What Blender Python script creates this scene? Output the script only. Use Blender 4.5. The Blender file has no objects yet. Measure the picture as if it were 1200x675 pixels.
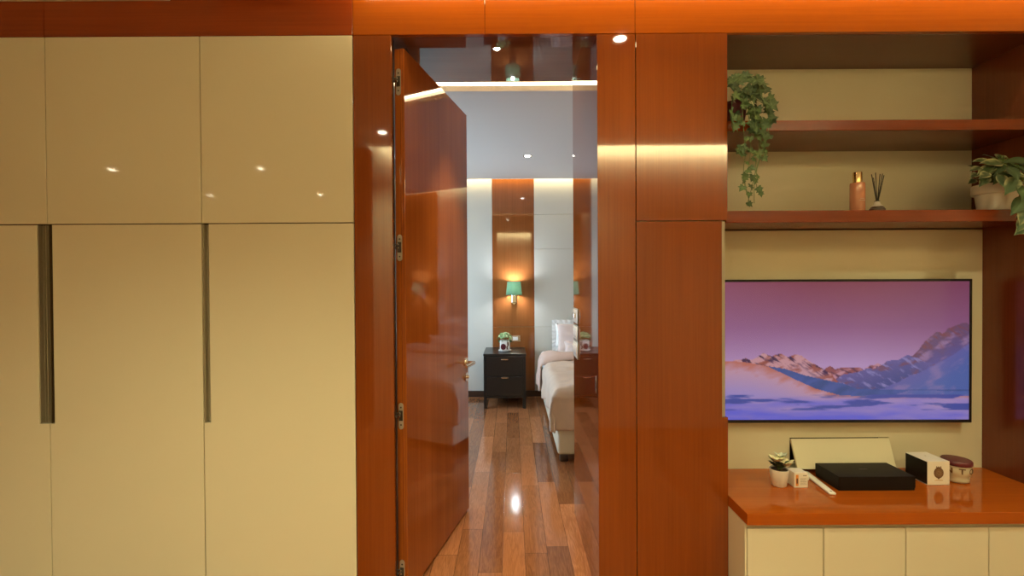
import bpy, bmesh, math, random
from mathutils import Vector, Matrix, noise
PI = math.pi
SC = bpy.context.scene
COL = SC.collection
random.seed(7)

# ------------------------------------------------------------------ materials
def new_mat(name):
    m = bpy.data.materials.new(name); m.use_nodes = True
    nt = m.node_tree
    return m, nt, nt.nodes['Principled BSDF']

def setp(b, **k):
    for key, v in k.items():
        b.inputs[key.replace('_', ' ')].default_value = v

def c4(c): return (c[0], c[1], c[2], 1.0)

def plain(name, col, rough=.5, metal=0.0, var=0.0, scale=20, bump=0.0, bscale=60, coat=0.0, ior=1.5):
    m, nt, b = new_mat(name)
    setp(b, Base_Color=c4(col), Roughness=rough, Metallic=metal, Coat_Weight=coat, IOR=ior)
    b.inputs['Coat Roughness'].default_value = .03
    tc = nt.nodes.new('ShaderNodeTexCoord')
    if var > 0:
        n = nt.nodes.new('ShaderNodeTexNoise'); n.inputs['Scale'].default_value = scale; n.inputs['Detail'].default_value = 4
        nt.links.new(tc.outputs['Object'], n.inputs['Vector'])
        mx = nt.nodes.new('ShaderNodeMix'); mx.data_type = 'RGBA'
        mx.inputs[6].default_value = c4([max(0, x * (1 - var)) for x in col]); mx.inputs[7].default_value = c4([min(1, x * (1 + var)) for x in col])
        nt.links.new(n.outputs['Fac'], mx.inputs[0]); nt.links.new(mx.outputs[2], b.inputs['Base Color'])
    if bump > 0:
        n2 = nt.nodes.new('ShaderNodeTexNoise'); n2.inputs['Scale'].default_value = bscale; n2.inputs['Detail'].default_value = 3
        nt.links.new(tc.outputs['Object'], n2.inputs['Vector'])
        bp = nt.nodes.new('ShaderNodeBump'); bp.inputs['Strength'].default_value = bump; bp.inputs['Distance'].default_value = .01
        nt.links.new(n2.outputs['Fac'], bp.inputs['Height']); nt.links.new(bp.outputs['Normal'], b.inputs['Normal'])
    return m

def wood(name, ca, cb, axis='Z', rough=.06, fine=1.0, coat=0.0, ior=1.5, seed=0.0):
    """lacquered veneer; grain runs along `axis`"""
    m, nt, b = new_mat(name)
    setp(b, Roughness=rough, Coat_Weight=coat, IOR=ior)
    b.inputs['Coat Roughness'].default_value = .02
    tc = nt.nodes.new('ShaderNodeTexCoord')
    mp = nt.nodes.new('ShaderNodeMapping')
    s = {'X': (1.2, 70, 70), 'Y': (70, 1.2, 70), 'Z': (70, 70, 1.2)}[axis]
    mp.inputs['Scale'].default_value = [v * fine for v in s]; mp.inputs['Location'].default_value = (seed, seed * 1.7, seed * .6)
    nt.links.new(tc.outputs['Object'], mp.inputs['Vector'])
    n = nt.nodes.new('ShaderNodeTexNoise'); n.inputs['Scale'].default_value = 1.6; n.inputs['Detail'].default_value = 5; n.inputs['Roughness'].default_value = .65
    nt.links.new(mp.outputs['Vector'], n.inputs['Vector'])
    mp2 = nt.nodes.new('ShaderNodeMapping')
    s2 = {'X': (.5, 7, 7), 'Y': (7, .5, 7), 'Z': (7, 7, .5)}[axis]
    mp2.inputs['Scale'].default_value = s2
    nt.links.new(tc.outputs['Object'], mp2.inputs['Vector'])
    n2 = nt.nodes.new('ShaderNodeTexNoise'); n2.inputs['Scale'].default_value = 1.0; n2.inputs['Detail'].default_value = 2
    nt.links.new(mp2.outputs['Vector'], n2.inputs['Vector'])
    ad = nt.nodes.new('ShaderNodeMath'); ad.operation = 'ADD'
    nt.links.new(n.outputs['Fac'], ad.inputs[0]); nt.links.new(n2.outputs['Fac'], ad.inputs[1])
    mr = nt.nodes.new('ShaderNodeMapRange'); mr.inputs['From Min'].default_value = .7; mr.inputs['From Max'].default_value = 1.3
    nt.links.new(ad.outputs[0], mr.inputs['Value'])
    mx = nt.nodes.new('ShaderNodeMix'); mx.data_type = 'RGBA'
    mx.inputs[6].default_value = c4(ca); mx.inputs[7].default_value = c4(cb)
    nt.links.new(mr.outputs['Result'], mx.inputs[0]); nt.links.new(mx.outputs[2], b.inputs['Base Color'])
    return m

def emis(name, col, s):
    m = bpy.data.materials.new(name); m.use_nodes = True; nt = m.node_tree; nt.nodes.clear()
    e = nt.nodes.new('ShaderNodeEmission'); e.inputs['Color'].default_value = c4(col); e.inputs['Strength'].default_value = s
    o = nt.nodes.new('ShaderNodeOutputMaterial'); nt.links.new(e.outputs[0], o.inputs[0])
    return m

def vcol(name, rough=.5, emit=0.0, trans=0.0, attr='Col', glossy_coat=0.0):
    m, nt, b = new_mat(name)
    a = nt.nodes.new('ShaderNodeAttribute'); a.attribute_name = attr
    setp(b, Roughness=rough, Coat_Weight=glossy_coat)
    if emit > 0:
        nt.links.new(a.outputs['Color'], b.inputs['Emission Color']); b.inputs['Emission Strength'].default_value = emit
        b.inputs['Base Color'].default_value = (.01, .01, .012, 1)
    else:
        nt.links.new(a.outputs['Color'], b.inputs['Base Color'])
    return m

def floor_mat():
    m, nt, b = new_mat('walnut_planks')
    L = nt.links.new
    def mathn(op, *ins, clamp=False):
        n = nt.nodes.new('ShaderNodeMath'); n.operation = op; n.use_clamp = clamp
        for i, v in enumerate(ins):
            if isinstance(v, (int, float)): n.inputs[i].default_value = v
            else: L(v, n.inputs[i])
        return n.outputs[0]
    tc = nt.nodes.new('ShaderNodeTexCoord'); sp = nt.nodes.new('ShaderNodeSeparateXYZ'); L(tc.outputs['Object'], sp.inputs[0])
    W, LEN = .111, .78
    xr = mathn('DIVIDE', mathn('ADD', sp.outputs['X'], 20 * W - .057), W)
    row = mathn('FLOOR', xr); fx = mathn('FRACT', xr)
    wn = nt.nodes.new('ShaderNodeTexWhiteNoise'); wn.noise_dimensions = '1D'; L(row, wn.inputs['W'])
    yr = mathn('DIVIDE', mathn('ADD', sp.outputs['Y'], mathn('MULTIPLY', wn.outputs['Value'], 7.3)), LEN)
    yi = mathn('FLOOR', yr); fy = mathn('FRACT', yr)
    cid = nt.nodes.new('ShaderNodeCombineXYZ'); L(row, cid.inputs[0]); L(yi, cid.inputs[1])
    wn2 = nt.nodes.new('ShaderNodeTexWhiteNoise'); wn2.noise_dimensions = '3D'; L(cid.outputs[0], wn2.inputs['Vector'])
    # grain: stretched, distorted, shifted per plank
    off = nt.nodes.new('ShaderNodeVectorMath'); off.operation = 'MULTIPLY'; off.inputs[1].default_value = (9, 13, 5); L(wn2.outputs['Color'], off.inputs[0])
    scl = nt.nodes.new('ShaderNodeVectorMath'); scl.operation = 'MULTIPLY'; scl.inputs[1].default_value = (26, 2.6, 1); L(tc.outputs['Object'], scl.inputs[0])
    ad = nt.nodes.new('ShaderNodeVectorMath'); ad.operation = 'ADD'; L(scl.outputs[0], ad.inputs[0]); L(off.outputs[0], ad.inputs[1])
    n1 = nt.nodes.new('ShaderNodeTexNoise'); n1.inputs['Scale'].default_value = 1.0; n1.inputs['Detail'].default_value = 6; n1.inputs['Roughness'].default_value = .6; n1.inputs['Distortion'].default_value = .8; L(ad.outputs[0], n1.inputs['Vector'])
    rings = mathn('FRACT', mathn('MULTIPLY', n1.outputs['Fac'], 7.0))
    rings = mathn('ABSOLUTE', mathn('SUBTRACT', rings, .5))
    scl2 = nt.nodes.new('ShaderNodeVectorMath'); scl2.operation = 'MULTIPLY'; scl2.inputs[1].default_value = (260, 14, 1); L(tc.outputs['Object'], scl2.inputs[0])
    n2 = nt.nodes.new('ShaderNodeTexNoise'); n2.inputs['Scale'].default_value = 1.0; n2.inputs['Detail'].default_value = 3; L(scl2.outputs[0], n2.inputs['Vector'])
    cr = nt.nodes.new('ShaderNodeValToRGB'); e = cr.color_ramp
    e.elements[0].position = 0; e.elements[0].color = (.15, .052, .020, 1); e.elements[1].position = 1; e.elements[1].color = (.66, .29, .125, 1)
    k = e.elements.new(.35); k.color = (.28, .108, .040, 1); k = e.elements.new(.7); k.color = (.42, .165, .068, 1)
    t = mathn('ADD', mathn('MULTIPLY', wn2.outputs['Value'], .62), mathn('ADD', mathn('MULTIPLY', rings, .42), mathn('MULTIPLY', mathn('SUBTRACT', n2.outputs['Fac'], .5), .5)), clamp=True)
    L(t, cr.inputs[0])
    ex = mathn('MINIMUM', fx, mathn('SUBTRACT', 1.0, fx)); ey = mathn('MULTIPLY', mathn('MINIMUM', fy, mathn('SUBTRACT', 1.0, fy)), LEN / W)
    g = mathn('MINIMUM', ex, ey)
    mr = nt.nodes.new('ShaderNodeMapRange'); mr.inputs['From Min'].default_value = .004; mr.inputs['From Max'].default_value = .016; mr.inputs['To Min'].default_value = .25; L(g, mr.inputs['Value'])
    mul = nt.nodes.new('ShaderNodeVectorMath'); mul.operation = 'SCALE'; L(cr.outputs['Color'], mul.inputs[0]); L(mr.outputs['Result'], mul.inputs['Scale'])
    L(mul.outputs[0], b.inputs['Base Color'])
    bp = nt.nodes.new('ShaderNodeBump'); bp.inputs['Strength'].default_value = .25; bp.inputs['Distance'].default_value = .0006
    L(mr.outputs['Result'], bp.inputs['Height']); L(bp.outputs['Normal'], b.inputs['Normal'])
    setp(b, Roughness=.12, IOR=1.5)
    return m

M = {}
WA, WB = (.17, .032, .0020), (.23, .048, .0040)
M['wood'] = wood('orange_veneer_vertical', WA, WB, 'Z', .04, ior=1.7)
M['wood_bed'] = wood('brown_orange_bedroom_veneer', (.22, .066, .016), (.30, .098, .028), 'Z', .04, ior=1.6, seed=5)
M['wood_door'] = wood('orange_veneer_leaf', (.25, .060, .008), (.33, .088, .014), 'Z', .04, fine=.55, ior=1.5, seed=3)
M['wood_h'] = wood('orange_veneer_horizontal', (.27, .055, .003), (.35, .078, .005), 'X', .08, ior=1.5)
M['wood_red'] = wood('dark_red_veneer_horizontal', (.20, .030, .005), (.27, .045, .007), 'X', .14)
M['wood_top'] = wood('orange_veneer_worktop', (.33, .067, .004), (.42, .092, .007), 'X', .06, fine=.6, ior=1.55)
M['wood_shelf'] = wood('red_brown_shelf_veneer', (.12, .018, .003), (.19, .033, .006), 'X', .25, fine=.6)
M['wood_dark'] = wood('dark_brown_veneer', (.115, .024, .008), (.15, .033, .011), 'Z', .12)
M['wood_dark_h'] = wood('dark_brown_veneer_lengthwise', (.115, .028, .009), (.14, .036, .012), 'X', .3, fine=.6)
M['wood_soffit'] = wood('glossy_soffit_veneer', (.17, .055, .025), (.22, .075, .036), 'X', .02, ior=1.62)
M['cream'] = plain('cream_gloss_lacquer', (.75, .71, .56), .045, var=.02, scale=3)
M['cream_mat'] = plain('cream_panel', (.70, .64, .47), .22, var=.03, scale=4)
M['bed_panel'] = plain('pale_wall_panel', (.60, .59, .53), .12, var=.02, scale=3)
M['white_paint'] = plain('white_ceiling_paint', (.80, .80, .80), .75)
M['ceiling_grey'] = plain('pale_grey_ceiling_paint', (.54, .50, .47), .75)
M['cream_paint'] = plain('cream_wall_paint', (.72, .66, .52), .5, var=.02, scale=3)
M['alu'] = plain('brushed_aluminium', (.40, .36, .27), .38, .4)
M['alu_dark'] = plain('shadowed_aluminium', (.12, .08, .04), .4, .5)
M['steel'] = plain('satin_steel', (.78, .72, .64), .22, 1.0)
M['hinge'] = plain('hinge_nickel', (.55, .50, .42), .35, .6)
M['chrome'] = plain('chrome', (.9, .9, .9), .08, 1.0)
M['black'] = plain('black_lacquer', (.010, .009, .009), .28, var=.2, scale=6)
M['black_box'] = plain('black_card', (.004, .003, .003), .5, ior=1.3, bump=.05, bscale=300)
M['dark'] = plain('dark_recess', (.02, .010, .005), .6)
M['white'] = plain('white_ceramic', (.80, .76, .70), .3)
M['white_card'] = plain('white_card', (.86, .80, .70), .4)
M['white_plastic'] = plain('white_plastic', (.88, .84, .76), .25)
M['switch'] = plain('ivory_switch_plastic', (.78, .72, .60), .3)
M['gold'] = plain('gold_cap', (.85, .62, .30), .22, 1.0)
M['soil'] = plain('potting_soil', (.035, .018, .010), .9, bump=.4, bscale=150)
M['pillow_white'] = plain('white_cotton', (.80, .80, .78), .85, var=.03, scale=12, bump=.12, bscale=30)
M['pillow_pink'] = plain('blush_cotton', (.74, .60, .55), .85, var=.04, scale=9, bump=.15, bscale=24)
M['duvet'] = plain('dusty_pink_blanket', (.60, .47, .37), .9, var=.10, scale=14, bump=.25, bscale=26)
M['duvet_fold'] = plain('rose_blanket_border', (.60, .44, .37), .9, var=.06, scale=30, bump=.3, bscale=60)
M['bed_base'] = plain('cream_bed_upholstery', (.66, .60, .46), .7, var=.03, scale=10, bump=.1, bscale=60)
M['stem'] = plain('green_stem', (.10, .15, .04), .6)
M['reed'] = plain('black_reed', (.012, .010, .008), .6)
M['maroon'] = plain('maroon_lid', (.10, .012, .02), .35)
M['brown_ink'] = plain('brown_ink', (.13, .055, .02), .6)
M['grey_ink'] = plain('grey_ink', (.30, .25, .20), .7)
M['orange_ink'] = plain('orange_ink', (.72, .27, .05), .6)
M['gold_ink'] = plain('gold_ink', (.66, .50, .30), .5)
M['floor'] = floor_mat()
M['leaf'] = vcol('leaf_green', .62)
M['bottle'] = plain('peach_liquid_bottle', (.62, .27, .16), .12, coat=.6)
M['base_dark'] = plain('dark_skirting', (.05, .022, .012), .35)
M['led_warm'] = emis('warm_led_strip', (1, .74, .42), 9)
M['led_yellow'] = emis('yellow_led_strip', (1, .80, .42), 6)
M['lens'] = emis('warm_downlight_lens', (1, .86, .62), 60)
M['lens_cool'] = emis('neutral_downlight_lens', (1, .95, .85), 40)
gm, gnt, gb = new_mat('smoked_glass'); setp(gb, Base_Color=(.75, .7, .6, 1), Roughness=.04, IOR=1.45); gb.inputs['Transmission Weight'].default_value = .85
M['glass'] = gm
# translucent lamp shade
sm = bpy.data.materials.new('green_fabric_shade'); sm.use_nodes = True; nt = sm.node_tree
pb = nt.nodes['Principled BSDF']; pb.inputs['Base Color'].default_value = (.16, .30, .20, 1); pb.inputs['Roughness'].default_value = .8
tr = nt.nodes.new('ShaderNodeBsdfTranslucent'); tr.inputs['Color'].default_value = (.005, .011, .006, 1)
wv = nt.nodes.new('ShaderNodeTexNoise'); wv.inputs['Scale'].default_value = 180
tcc = nt.nodes.new('ShaderNodeTexCoord'); nt.links.new(tcc.outputs['Object'], wv.inputs['Vector'])
mr = nt.nodes.new('ShaderNodeMapRange'); mr.inputs['To Min'].default_value = .35; mr.inputs['To Max'].default_value = .65; nt.links.new(wv.outputs['Fac'], mr.inputs['Value'])
mxs = nt.nodes.new('ShaderNodeMixShader'); nt.links.new(mr.outputs['Result'], mxs.inputs[0])
nt.links.new(pb.outputs[0], mxs.inputs[1]); nt.links.new(tr.outputs[0], mxs.inputs[2]); nt.links.new(mxs.outputs[0], nt.nodes['Material Output'].inputs[0])
M['shade'] = sm

# ------------------------------------------------------------------ helpers
def obj(name, bm, mat, parent=None, smooth=False, loc=None):
    me = bpy.data.meshes.new(name); bm.normal_update(); bm.to_mesh(me); bm.free()
    me.materials.append(M[mat] if isinstance(mat, str) else mat)
    if smooth:
        for p in me.polygons: p.use_smooth = True
    o = bpy.data.objects.new(name, me); COL.objects.link(o)
    if parent: o.parent = parent
    if loc: o.location = loc
    return o

def tag(o, label, cat, group=None, kind=None):
    if label: o['label'] = label
    if cat: o['category'] = cat
    if group: o['group'] = group
    if kind: o['kind'] = kind
    return o

def thing(name, label, cat, loc=(0, 0, 0), rz=0, group=None):
    o = bpy.data.objects.new(name, None); COL.objects.link(o); o.location = loc; o.rotation_euler = (0, 0, rz); o.empty_display_size = .1
    return tag(o, label, cat, group)

def bx(bm, x0, x1, y0, y1, z0, z1, bev=0.0, seg=2):
    r = bmesh.ops.create_cube(bm, size=1)
    v = r['verts']
    for p in v:
        p.co = Vector(((x0 + x1) / 2 + p.co.x * (x1 - x0), (y0 + y1) / 2 + p.co.y * (y1 - y0), (z0 + z1) / 2 + p.co.z * (z1 - z0)))
    if bev > 0:
        es = list({e for p in v for e in p.link_edges})
        bmesh.ops.bevel(bm, geom=es, offset=bev, segments=seg, profile=.5, affect='EDGES')
    return v

def box(name, mat, x0, x1, y0, y1, z0, z1, parent=None, bev=0.0, seg=2):
    bm = bmesh.new(); bx(bm, x0, x1, y0, y1, z0, z1, bev, seg)
    return obj(name, bm, mat, parent)

def struct(o): o['kind'] = 'structure'; return o

def prism(bm, pts, y0, y1):
    """extrude an XZ outline (list of (x,z)) from y0 to y1"""
    a = [bm.verts.new((x, y0, z)) for x, z in pts]; b = [bm.verts.new((x, y1, z)) for x, z in pts]
    n = len(pts)
    bm.faces.new(a); bm.faces.new(b[::-1])
    for i in range(n): bm.faces.new((a[i], b[i], b[(i + 1) % n], a[(i + 1) % n]))
    bmesh.ops.recalc_face_normals(bm, faces=bm.faces)

def lathe(bm, prof, c=(0, 0, 0), n=32, axis='Z'):
    rings = []
    for r, h in prof:
        ring = []
        for i in range(n):
            a = 2 * PI * i / n
            if axis == 'Z': p = (c[0] + r * math.cos(a), c[1] + r * math.sin(a), c[2] + h)
            elif axis == 'Y': p = (c[0] + r * math.cos(a), c[1] + h, c[2] + r * math.sin(a))
            else: p = (c[0] + h, c[1] + r * math.cos(a), c[2] + r * math.sin(a))
            ring.append(bm.verts.new(p))
        rings.append(ring)
    for a, b in zip(rings, rings[1:]):
        for i in range(n): bm.faces.new((a[i], a[(i + 1) % n], b[(i + 1) % n], b[i]))
    if prof[0][0] > 1e-5: bm.faces.new(rings[0][::-1])
    if prof[-1][0] > 1e-5: bm.faces.new(rings[-1])
    bmesh.ops.remove_doubles(bm, verts=[v for r in rings for v in r], dist=1e-6)
    bmesh.ops.recalc_face_normals(bm, faces=bm.faces)

def tube(bm, pts, rad, n=8, cap=True):
    pts = [Vector(p) for p in pts]; rings = []
    for i, p in enumerate(pts):
        d = (pts[min(i + 1, len(pts) - 1)] - pts[max(i - 1, 0)]).normalized()
        up = Vector((0, 0, 1)) if abs(d.z) < .9 else Vector((1, 0, 0))
        u = d.cross(up).normalized(); w = d.cross(u).normalized()
        r = rad[i] if isinstance(rad, (list, tuple)) else rad
        rings.append([bm.verts.new(p + (u * math.cos(2 * PI * k / n) + w * math.sin(2 * PI * k / n)) * r) for k in range(n)])
    for a, b in zip(rings, rings[1:]):
        for k in range(n): bm.faces.new((a[k], a[(k + 1) % n], b[(k + 1) % n], b[k]))
    if cap: bm.faces.new(rings[0][::-1]); bm.faces.new(rings[-1])

def bez(p0, p1, p2, p3, n=12):
    p0, p1, p2, p3 = map(Vector, (p0, p1, p2, p3)); out = []
    for i in range(n + 1):
        t = i / n; s = 1 - t
        out.append(p0 * s ** 3 + p1 * 3 * s * s * t + p2 * 3 * s * t * t + p3 * t ** 3)
    return out

def autosmooth(o, ang=40):
    me = o.data
    for p in me.polygons: p.use_smooth = True
    me.set_sharp_from_angle(angle=math.radians(ang))
    return o

def text_mesh(name, s, size, mat, parent, mw, ext=.0004):
    """flat lettering as a mesh; mw = 4x4 matrix in parent space"""
    cu = bpy.data.curves.new(name, 'FONT'); cu.body = s; cu.size = size; cu.align_x = 'CENTER'; cu.align_y = 'CENTER'; cu.extrude = ext; cu.offset = size * .02
    t = bpy.data.objects.new('tmp_text', cu); COL.objects.link(t)
    dg = bpy.context.evaluated_depsgraph_get(); me = bpy.data.meshes.new_from_object(t.evaluated_get(dg))
    bpy.data.objects.remove(t)
    me.transform(mw); me.materials.clear(); me.materials.append(M[mat]); me.name = name
    o = bpy.data.objects.new(name, me); COL.objects.link(o); o.parent = parent
    return o

# ------------------------------------------------------------------ key dimensions (metres; camera at x=0, y=0)
YW = 1.95          # face of the joinery wall
HT = 2.372         # top of the tall doors / underside of the frieze
ZM = 1.597         # split between upper and lower doors
JX = .357          # lining on the right of the passage
FW = 5.57          # far wall of the bedroom
CEIL = 2.74

# ------------------------------------------------------------------ shell
struct(box('floor', 'floor', -5.0, 3.0, -4.5, FW + .1, -.1, 0))
struct(box('wall_far', 'cream_paint', -1.7, 3.1, FW + .02, FW + .12, 0, CEIL))
struct(box('wall_bedroom_right', 'wood_bed', 3.0, 3.1, 2.7, FW + .02, 0, CEIL))
struct(box('wall_bedroom_left', 'cream_paint', -1.7, -1.6, 2.72, FW + .02, 0, CEIL))
struct(box('wall_divider_left', 'cream_paint', -5.0, -.545, 2.56, 2.72, 0, CEIL))
struct(box('wall_divider_right', 'cream_paint', .39, 3.1, 2.33, 2.72, 0, CEIL))
struct(box('wall_right', 'cream_paint', 3.0, 3.1, -.43, 2.33, 0, CEIL))
struct(box('wall_back', 'cream_paint', -1.28, 3.1, -.53, -.43, 0, CEIL))
struct(box('wall_back_corner', 'cream_paint', -1.28, -1.18, -4.5, -.53, 0, CEIL))
struct(box('wall_back_far', 'cream_paint', -5.1, -1.18, -4.6, -4.5, 0, CEIL))
struct(box('wall_left', 'cream_paint', -5.1, -5.0, -4.5, 2.6, 0, CEIL))
bmc = bmesh.new()
bx(bmc, -5.1, 3.1, -4.6, FW + .12, CEIL, CEIL + .1)
struct(obj('ceiling', bmc, 'white_paint'))
# lowered ceiling sheets with a gap along the walls for the cove light
bmc = bmesh.new(); bx(bmc, -1.25, 2.9, -.31, 1.80, 2.57, 2.60)
struct(obj('ceiling_front_sheet', bmc, 'white_paint'))
bmc = bmesh.new(); bx(bmc, -4.98, -1.28, -4.48, 1.93, 2.57, 2.60)
struct(obj('ceiling_left_sheet', bmc, 'white_paint'))
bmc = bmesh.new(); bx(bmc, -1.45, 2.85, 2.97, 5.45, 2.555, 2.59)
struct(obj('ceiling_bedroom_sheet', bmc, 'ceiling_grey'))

# far wall cladding: alternating pale and veneered panels, each with joints
def clad(name, mat, x0, x1, joints, y=FW):
    bm = bmesh.new(); zs = [.06] + joints + [CEIL - .01]
    for a, b in zip(zs, zs[1:]): bx(bm, x0 + .001, x1 - .001, y, y + .02, a + .0015, b - .0015, .0012, 1)
    return struct(obj(name, bm, mat))
JT = [.828, 1.75, 2.16]
clad('wall_far_panel_pale', 'bed_panel', -1.6, -.231, [])
clad('wall_far_panel_wood', 'wood_bed', -.231, .266, [.828])
clad('wall_far_panel_pale_bedside', 'bed_panel', .266, 1.95, JT)
clad('wall_far_panel_wood_right', 'wood_bed', 1.95, 3.0, [.828])
struct(box('baseboard_far', 'base_dark', -1.6, 3.0, FW - .012, FW + .005, 0, .07))

# ------------------------------------------------------------------ joinery wall round the door
bm = bmesh.new(); bx(bm, -.652, -.494, YW, YW + .02, 0, HT - .001, .001, 1); struct(obj('trim_1', bm, 'wood'))
bm = bmesh.new(); bx(bm, JX, .515, YW, YW + .02, 0, HT - .001, .001, 1); struct(obj('trim_2', bm, 'wood'))
for i, (a, b, mt) in enumerate([(-3.2, -1.93, 'wood_red'), (-1.928, -.654, 'wood_red'), (-.652, -.107, 'wood_h'), (-.105, .514, 'wood_h'), (.516, 2.30, 'wood_h'), (2.302, 3.0, 'wood_h')]):
    struct(box('trim_%d' % (i + 3), mt, a, b, YW, YW + .02, HT + .001, CEIL - .002, bev=.0008, seg=1))
# passage lining, head and glossy soffit
struct(box('trim_9', 'wood', JX, .39, YW + .0201, 2.725, 0, 2.565))
struct(box('trim_10', 'wood_dark', -.545, -.525, YW + .0201, 2.725, 0, 2.565))
struct(box('trim_11', 'wood_soffit', -.525, JX, YW + .0201, 2.06, HT, 2.565))
struct(box('trim_12', 'wood_soffit', -.525, JX, 2.061, 2.785, 2.535, 2.565))
struct(box('trim_13', 'wood', -.652, -.545, YW + .021, 2.0, 0, 2.565))
struct(box('wall_over_passage', 'cream_paint', -.545, .39, 2.50, 2.72, 2.57, CEIL))
struct(box('door_gap_light_stop', 'dark', -.5245, -.4945, YW + .0205, 1.9945, 0, HT - .001))  # added dark strip, stops light leaking past the hinge edge of the leaf
# niche shell
NX = 2.237
struct(box('wall_niche_back', 'cream_mat', .887, NX, 2.286, 2.32, 1.60, HT))
bm = bmesh.new(); bx(bm, .887, NX, 2.232, 2.32, 0, .455)
# lower back panel has an open hatch: build it around the opening
HX0, HX1, HZ0, HZ1 = 1.320, 1.793, .455, .598
bx(bm, .887, HX0, 2.232, 2.32, .455, 1.585); bx(bm, HX1, NX, 2.232, 2.32, .455, 1.585); bx(bm, HX0, HX1, 2.232, 2.32, HZ1, 1.585)
bx(bm, HX0, HX1, 2.30, 2.32, .455, HZ1)
struct(obj('wall_niche_back_lower', bm, 'cream_mat'))
struct(box('wall_niche_side', 'wood_dark', NX, NX + .04, YW, 2.33, 0, HT))
struct(box('ceiling_niche', 'wood_dark_h', .887, NX + .04, YW + .0201, 2.32, HT, HT + .02))
struct(box('trim_14', 'cream', NX + .04, 3.0, YW, YW + .02, 0, HT))
# pale strip on the frieze at the far end
struct(box('trim_15', 'cream_mat', -2.6, -1.404, YW - .012, YW - .0005, 2.516, 2.565, bev=.002))

# ------------------------------------------------------------------ cream wardrobe units
def wardrobe(x0, x1, nl, nr, label):
    t = thing('wardrobe_unit', label, 'wardrobe', ((x0 + x1) / 2, YW, 0), group=None)
    cx = (x0 + x1) / 2; a, b = x0 - cx + .0018, x1 - cx - .0018
    bm = bmesh.new()
    bx(bm, x0 - cx + .001, x1 - cx - .001, .045, .60, 0, HT)
    obj('carcass', bm, 'dark', t)
    bm = bmesh.new(); bx(bm, a, b, 0, .019, ZM + .002, HT - .001, .0012, 1); obj('upper_door', bm, 'cream', t)
    z0, zt, zb = .02, ZM - .002, .767
    pts = [(a, z0), (b, z0)]
    if nr: pts += [(b, zb), (b - nr, zb), (b - nr, zt)]
    else: pts += [(b, zt)]
    if nl: pts += [(a + nl, zt), (a + nl, zb), (a, zb)]
    else: pts += [(a, zt)]
    bm = bmesh.new(); prism(bm, pts, 0, .019)
    bmesh.ops.bevel(bm, geom=[e for e in bm.edges if abs(e.verts[0].co.y) < 1e-6 and abs(e.verts[1].co.y) < 1e-6], offset=.0012, segments=1, affect='EDGES')
    obj('lower_door', bm, 'cream', t)
    def channel(u0, u1, dark):
        bm = bmesh.new(); bx(bm, u0, u1, .024, .027, zb + .001, zt)
        w = u1 - u0
        if w > .03:
            bx(bm, u0 + w * .30, u0 + w * .34, .012, .024, zb + .001, zt); bx(bm, u0, u0 + w * .06, .004, .024, zb + .001, zt)
            bx(bm, u0 + w * .66, u0 + w * .72, .008, .024, zb + .001, zt)
        else:
            bx(bm, u0 + w * .05, u0 + w * .2, .006, .024, zb + .001, zt)
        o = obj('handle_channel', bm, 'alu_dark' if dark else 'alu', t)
        return o
    if nr: channel(b - nr + .0005, b + .0015, False)
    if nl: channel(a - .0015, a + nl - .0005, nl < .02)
    return t
wardrobe(-2.567, -1.928, 0, .042, 'cream gloss wardrobe unit cut off by the picture edge, doors split at head height')
wardrobe(-1.928, -1.287, .018, 0, 'cream gloss wardrobe unit between the two long recessed aluminium grips')
wardrobe(-1.287, -.654, .027, 0, 'cream gloss wardrobe unit touching the orange wood column by the door')

# ------------------------------------------------------------------ tall veneered cabinet beside the niche
t = thing('tall_cabinet', 'tall glossy orange-brown wood cabinet between the doorway and the television niche', 'cabinet', (.706, YW, 0))
x0, x1 = .517 - .706, .897 - .706
bm = bmesh.new(); bx(bm, x0, .887 - .706, .024, .37, 0, HT); obj('carcass', bm, 'cream_mat', t)
bm = bmesh.new(); bx(bm, x0 + .001, x1 - .0005, 0, .02, ZM + .002, HT - .001, .001, 1); obj('upper_door', bm, 'wood', t)
bm = bmesh.new(); prism(bm, [(x0 + .001, .02), (x1 - .0005, .02), (x1 - .0005, .778), (.872 - .706, .778), (.872 - .706, ZM - .002), (x0 + .001, ZM - .002)], 0, .02)
obj('lower_door', bm, 'wood', t)
bm = bmesh.new(); bx(bm, .8725 - .706, .887 - .706, .004, .0235, .779, ZM - .002, .001, 1); obj('handle_channel', bm, 'alu', t)

# ------------------------------------------------------------------ the door
d0 = Vector((-.449, 1.985, 0)); d1 = Vector((-.262, 2.775, 0))
ang = math.atan2((d1 - d0).y, (d1 - d0).x)
door = thing('door_1', None, None, d0, ang); door['kind'] = 'structure'
LW = (d1 - d0).length
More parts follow.
